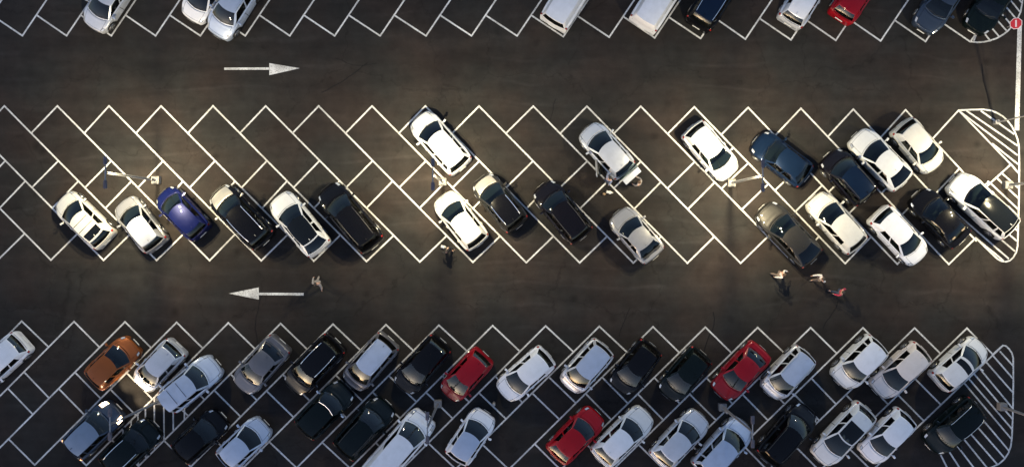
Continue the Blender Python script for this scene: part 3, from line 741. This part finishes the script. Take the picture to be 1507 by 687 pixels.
# round sign at the upper right corner
sg_ = link('road_sign', None); sg_.location = P(1494,35.5,.9); tag(sg_, 'round red and white sign on a short post at the thick white line', 'sign')
add('post', lambda b: tube(b, (0,0,0), (0,0,.95), .03, .03, 10), M['steel'], sg_)
tl_ = Matrix.Translation((0,0,1.0)) @ Matrix.Rotation(R(-38),4,'Y')
def disc(b, r, z, th, n=8):
    bmesh.ops.create_cone(b, cap_ends=True, segments=n, radius1=r, radius2=r, depth=th, matrix=tl_ @ Matrix.Translation((0,0,z)) @ Matrix.Rotation(R(22.5),4,'Z'))
add('sign_plate', lambda b: disc(b, .36, 0, .012), M['sign_white'], sg_)
add('red_face', lambda b: disc(b, .32, .009, .006), M['sign_red'], sg_)
def glyphs(b):
    for c, s in (((0,0,.015),(.09,.42,.006)),):
        r = bmesh.ops.create_cube(b, size=1); bmesh.ops.scale(b, vec=s, verts=r['verts']); bmesh.ops.translate(b, vec=c, verts=r['verts']); bmesh.ops.transform(b, matrix=tl_, verts=r['verts'])
add('white_marks', glyphs, M['sign_white'], sg_)
# shopping beside the open estate car
def bag(p, s, m, label, cat, grp=None, sq=1):
    bm = bmesh.new(); bmesh.ops.create_icosphere(bm, subdivisions=3, radius=1)
    rr = random.Random(int(p[0]*7+p[1]))
    for v in bm.verts:
        n_ = .16*math.sin(v.co.x*7+rr.random()*.6)+.12*math.sin(v.co.y*9+2+rr.random()*.5)
        v.co *= 1 + n_; v.co.x *= s[0]; v.co.y *= s[1]; v.co.z = max(-s[2], min(s[2]*1.1, v.co.z*s[2]*1.3))
    bmesh.ops.translate(bm, vec=(0,0,s[2]), verts=bm.verts)
    o = link(label.split()[-1] if False else cat.replace(' ', '_'), bm_mesh('bag', bm, m, True)); o.location = P(*p); o.rotation_euler.z = R(-12); tag(o, label, cat, grp)
bag((896.5,283),(.20,.10,.10),M['bagw'],'white plastic bag lying on the asphalt below the open estate car','plastic bag')
bag((889,285.5),(.09,.08,.08),M['card'],'small brown paper packet lying left of the white plastic bag','packet')
bag((653,363),(.17,.10,.14),M['bagw'],'white shopping bag beside the person in black','shopping bag')
# ------------------------------------------------------------------ people
def skinned(name, nodes, m, parent, sub=2, root=0):
    """nodes: list of (pos, radius, parent index)"""
    me = bpy.data.meshes.new(name); me.from_pydata([n[0] for n in nodes], [(n[2], i) for i, n in enumerate(nodes) if n[2] is not None], [])
    o = bpy.data.objects.new(name, me); COL.objects.link(o)
    md = o.modifiers.new('skin', 'SKIN'); md.use_smooth_shade = True; md.branch_smoothing = .5
    sd = o.modifiers.new('sub', 'SUBSURF'); sd.levels = sub; sd.render_levels = sub
    for i, n in enumerate(nodes):
        rr = n[1] if isinstance(n[1], tuple) else (n[1], n[1])
        me.skin_vertices[0].data[i].radius = rr; me.skin_vertices[0].data[i].use_root = (i == root)
    bpy.context.view_layer.update()
    dg = bpy.context.evaluated_depsgraph_get(); nm = bpy.data.meshes.new_from_object(o.evaluated_get(dg)); bpy.data.objects.remove(o)
    nm.name = name; nm.materials.clear(); nm.materials.append(m)
    for p in nm.polygons: p.use_smooth = True
    return link(name, nm, parent)
SKIN = mat('skin', (.42,.24,.17), .55); HAIR = mat('hair', (.02,.014,.01), .6); HAIRB = mat('hair_brown', (.07,.04,.02), .6)
SHOE = mat('shoe', (.02,.02,.02), .6); EYE = mat('eye', (.02,.015,.012), .2)
def person(p, heading, label, top, legs, stride=.28, lean=0, arms=(.25,-.25), reach=None, hair=HAIR, h=1.72, sleeve=True, group='people walking through the car park'):
    k = h/1.72; V3 = lambda x, y, z: (x*k, y*k, z*k)
    root = link('person', None); root.location = P(*p); root.rotation_euler.z = R(heading); tag(root, label, 'person', group)
    cl = lambda z: (z-.95)*math.tan(R(lean)) if z > .95 else 0
    B = lambda x, y, z: V3(x + cl(z), y, z)
    pel = B(0,0,.95)
    N = [(pel,(.15*k,.12*k),None),(B(0,0,1.12),(.135*k,.105*k),0),(B(0,0,1.32),(.155*k,.11*k),1),(B(0,0,1.44),(.10*k,.08*k),2),(B(.01,0,1.52),.055*k,3),(B(.02,0,1.60),(.078*k,.085*k),4),(B(.025,0,1.67),(.075*k,.085*k),5)]
    nose = (B(.125,0,1.60),.014*k,5); N.append(nose)
    for sg in (1,-1): N.append((B(.01,sg*.095,1.60),.016*k,5))          # ears
    top_n = [(pel,(.165*k,.135*k),None),(B(0,0,1.12),(.150*k,.12*k),0),(B(0,0,1.32),(.172*k,.125*k),1),(B(0,0,1.45),(.09*k,.08*k),2)]
    leg_n = [(pel,(.155*k,.13*k),None)]
    feet = []
    for sg in (1,-1):
        sw = stride*sg
        hip = V3(0,sg*.095,.90); kn = V3(sw*.55+.04,sg*.10,.50); an = V3(sw-.02,sg*.10,.09); toe = V3(sw+.16,sg*.115,.045)
        i = len(N); N += [(hip,.085*k,0),(kn,.058*k,i),(an,.040*k,i+1),(toe,.035*k,i+2)]
        j = len(leg_n); leg_n += [(hip,.10*k,0),(kn,.075*k,j),(V3(sw-.02,sg*.10,.12),.062*k,j+1)]
        feet.append((V3(sw-.05,sg*.10,.045), toe))
        a = arms[0] if sg > 0 else arms[1]
        sh = B(0,sg*.18,1.40)
        if reach and reach[0] == sg: el = B(.18,sg*.24,1.22); wr_ = B(.42,sg*.18,1.20); d = Vector((1,0,-.1))
        else: el = B(a*.45-.02,sg*.25,1.14); wr_ = B(a*.95+.05,sg*.26,.92); d = Vector((a*.6+.15,0,-1))
        i = len(N); N += [(sh,.055*k,2),(el,.040*k,i),(wr_,.027*k,i+1)]
        d.normalize(); s = Vector((-d.z,0,d.x)); w_ = Vector(wr_)
        palm = w_ + d*.055*k; N.append((tuple(palm),(.030*k,.018*k),i+2)); ip = len(N)-1
        j = len(top_n); top_n += [(sh,.070*k,2),(el,.055*k,j)] + ([(tuple(w_-d*.03*k),.042*k,j+1)] if sleeve else [])
        for q, (off, ln) in enumerate(((-.024,.062),(-.008,.074),(.008,.070),(.024,.055))):
            b0 = palm + s*off*k + d*.035*k; t0 = b0 + d*ln*.55*k; t1 = t0 + (d*.8 + Vector((0,-sg*.6,0))).normalized()*ln*.45*k
            i0 = len(N); N += [(tuple(b0),.0095*k,ip),(tuple(t0),.0085*k,i0),(tuple(t1),.007*k,i0+1)]
        b0 = palm - d*.02*k + s*.032*k; i0 = len(N); N += [(tuple(b0),.011*k,ip),(tuple(b0 + (s+d*.7).normalized()*.045*k),.009*k,i0)]
    skinned('body', N, SKIN, root)
    skinned('top', top_n, top, root, 1); skinned('trousers', leg_n, legs, root, 1)
    hc = Vector(B(.005,0,1.655))
    def hair_(b):
        bmesh.ops.create_icosphere(b, subdivisions=3, radius=1, matrix=Matrix.Translation(hc) @ Matrix.Diagonal((.112*k,.098*k,.105*k,1)))
        bmesh.ops.delete(b, geom=[v for v in b.verts if v.co.z < hc.z-.02*k and v.co.x > hc.x-.02*k], context='VERTS')
    add('hair', hair_, hair, root, True)
    for sg in (1,-1): add('eye', lambda b, sg=sg: bmesh.ops.create_icosphere(b, subdivisions=1, radius=.012*k, matrix=Matrix.Translation(B(.105,sg*.032,1.625))), EYE, root, True)
    for a_, b_ in feet:
        add('shoe', lambda b, a_=a_, b_=b_: bx(b, ((a_[0]+b_[0])/2, (a_[1]+b_[1])/2, .045*k), (.28*k,.10*k,.09*k), None, .035*k), SHOE, root, True)
    return root
CW = cloth('white_cotton', (.68,.64,.60)); CR = cloth('red_cotton', (.42,.03,.07)); CK = cloth('black_cloth', (.012,.012,.014)); CG = cloth('pale_grey_cloth', (.26,.24,.23)); CB = cloth('slate_cloth', (.20,.24,.36)); CD = cloth('denim', (.03,.045,.08)); CT = cloth('taupe', (.16,.12,.10))
person((1142,402),-15,'person in white top and pale trousers walking in front of the charcoal car',CW,CT,stride=.30,arms=(.35,-.35),hair=HAIRB,lean=4)
person((1200,408),195,'person in white top and dark trousers walking between the other walkers',CW,CT,stride=.25,arms=(-.3,.4),lean=3)
person((1229,428),160,'person in red top walking, lowest right of the walkers',CR,CD,stride=.30,arms=(.3,-.3),lean=5)
0 and person((1189,404),10,'person in brown clothes walking between the two people in white tops',CT,CD,stride=.28,lean=3)
person((660,367.5),-35,'person in black clothes beside a white shopping bag below the cream white hatchback',CK,CK,stride=.18,group='people beside parked cars')
person((472,415),-92,'person in pale grey clothes walking right of the left pointing arrow',CG,CG,stride=.32,arms=(.4,-.4),lean=3)
person((892,266),48,'person in slate blue clothes standing inside the open car door',CB,CD,stride=.06,lean=9,reach=(1,),group='people beside parked cars')
person((938,272),140,'person with bare head in white top standing behind the raised tailgate',CG,CK,stride=.08,lean=10,reach=(-1,),hair=HAIRB,group='people beside parked cars')
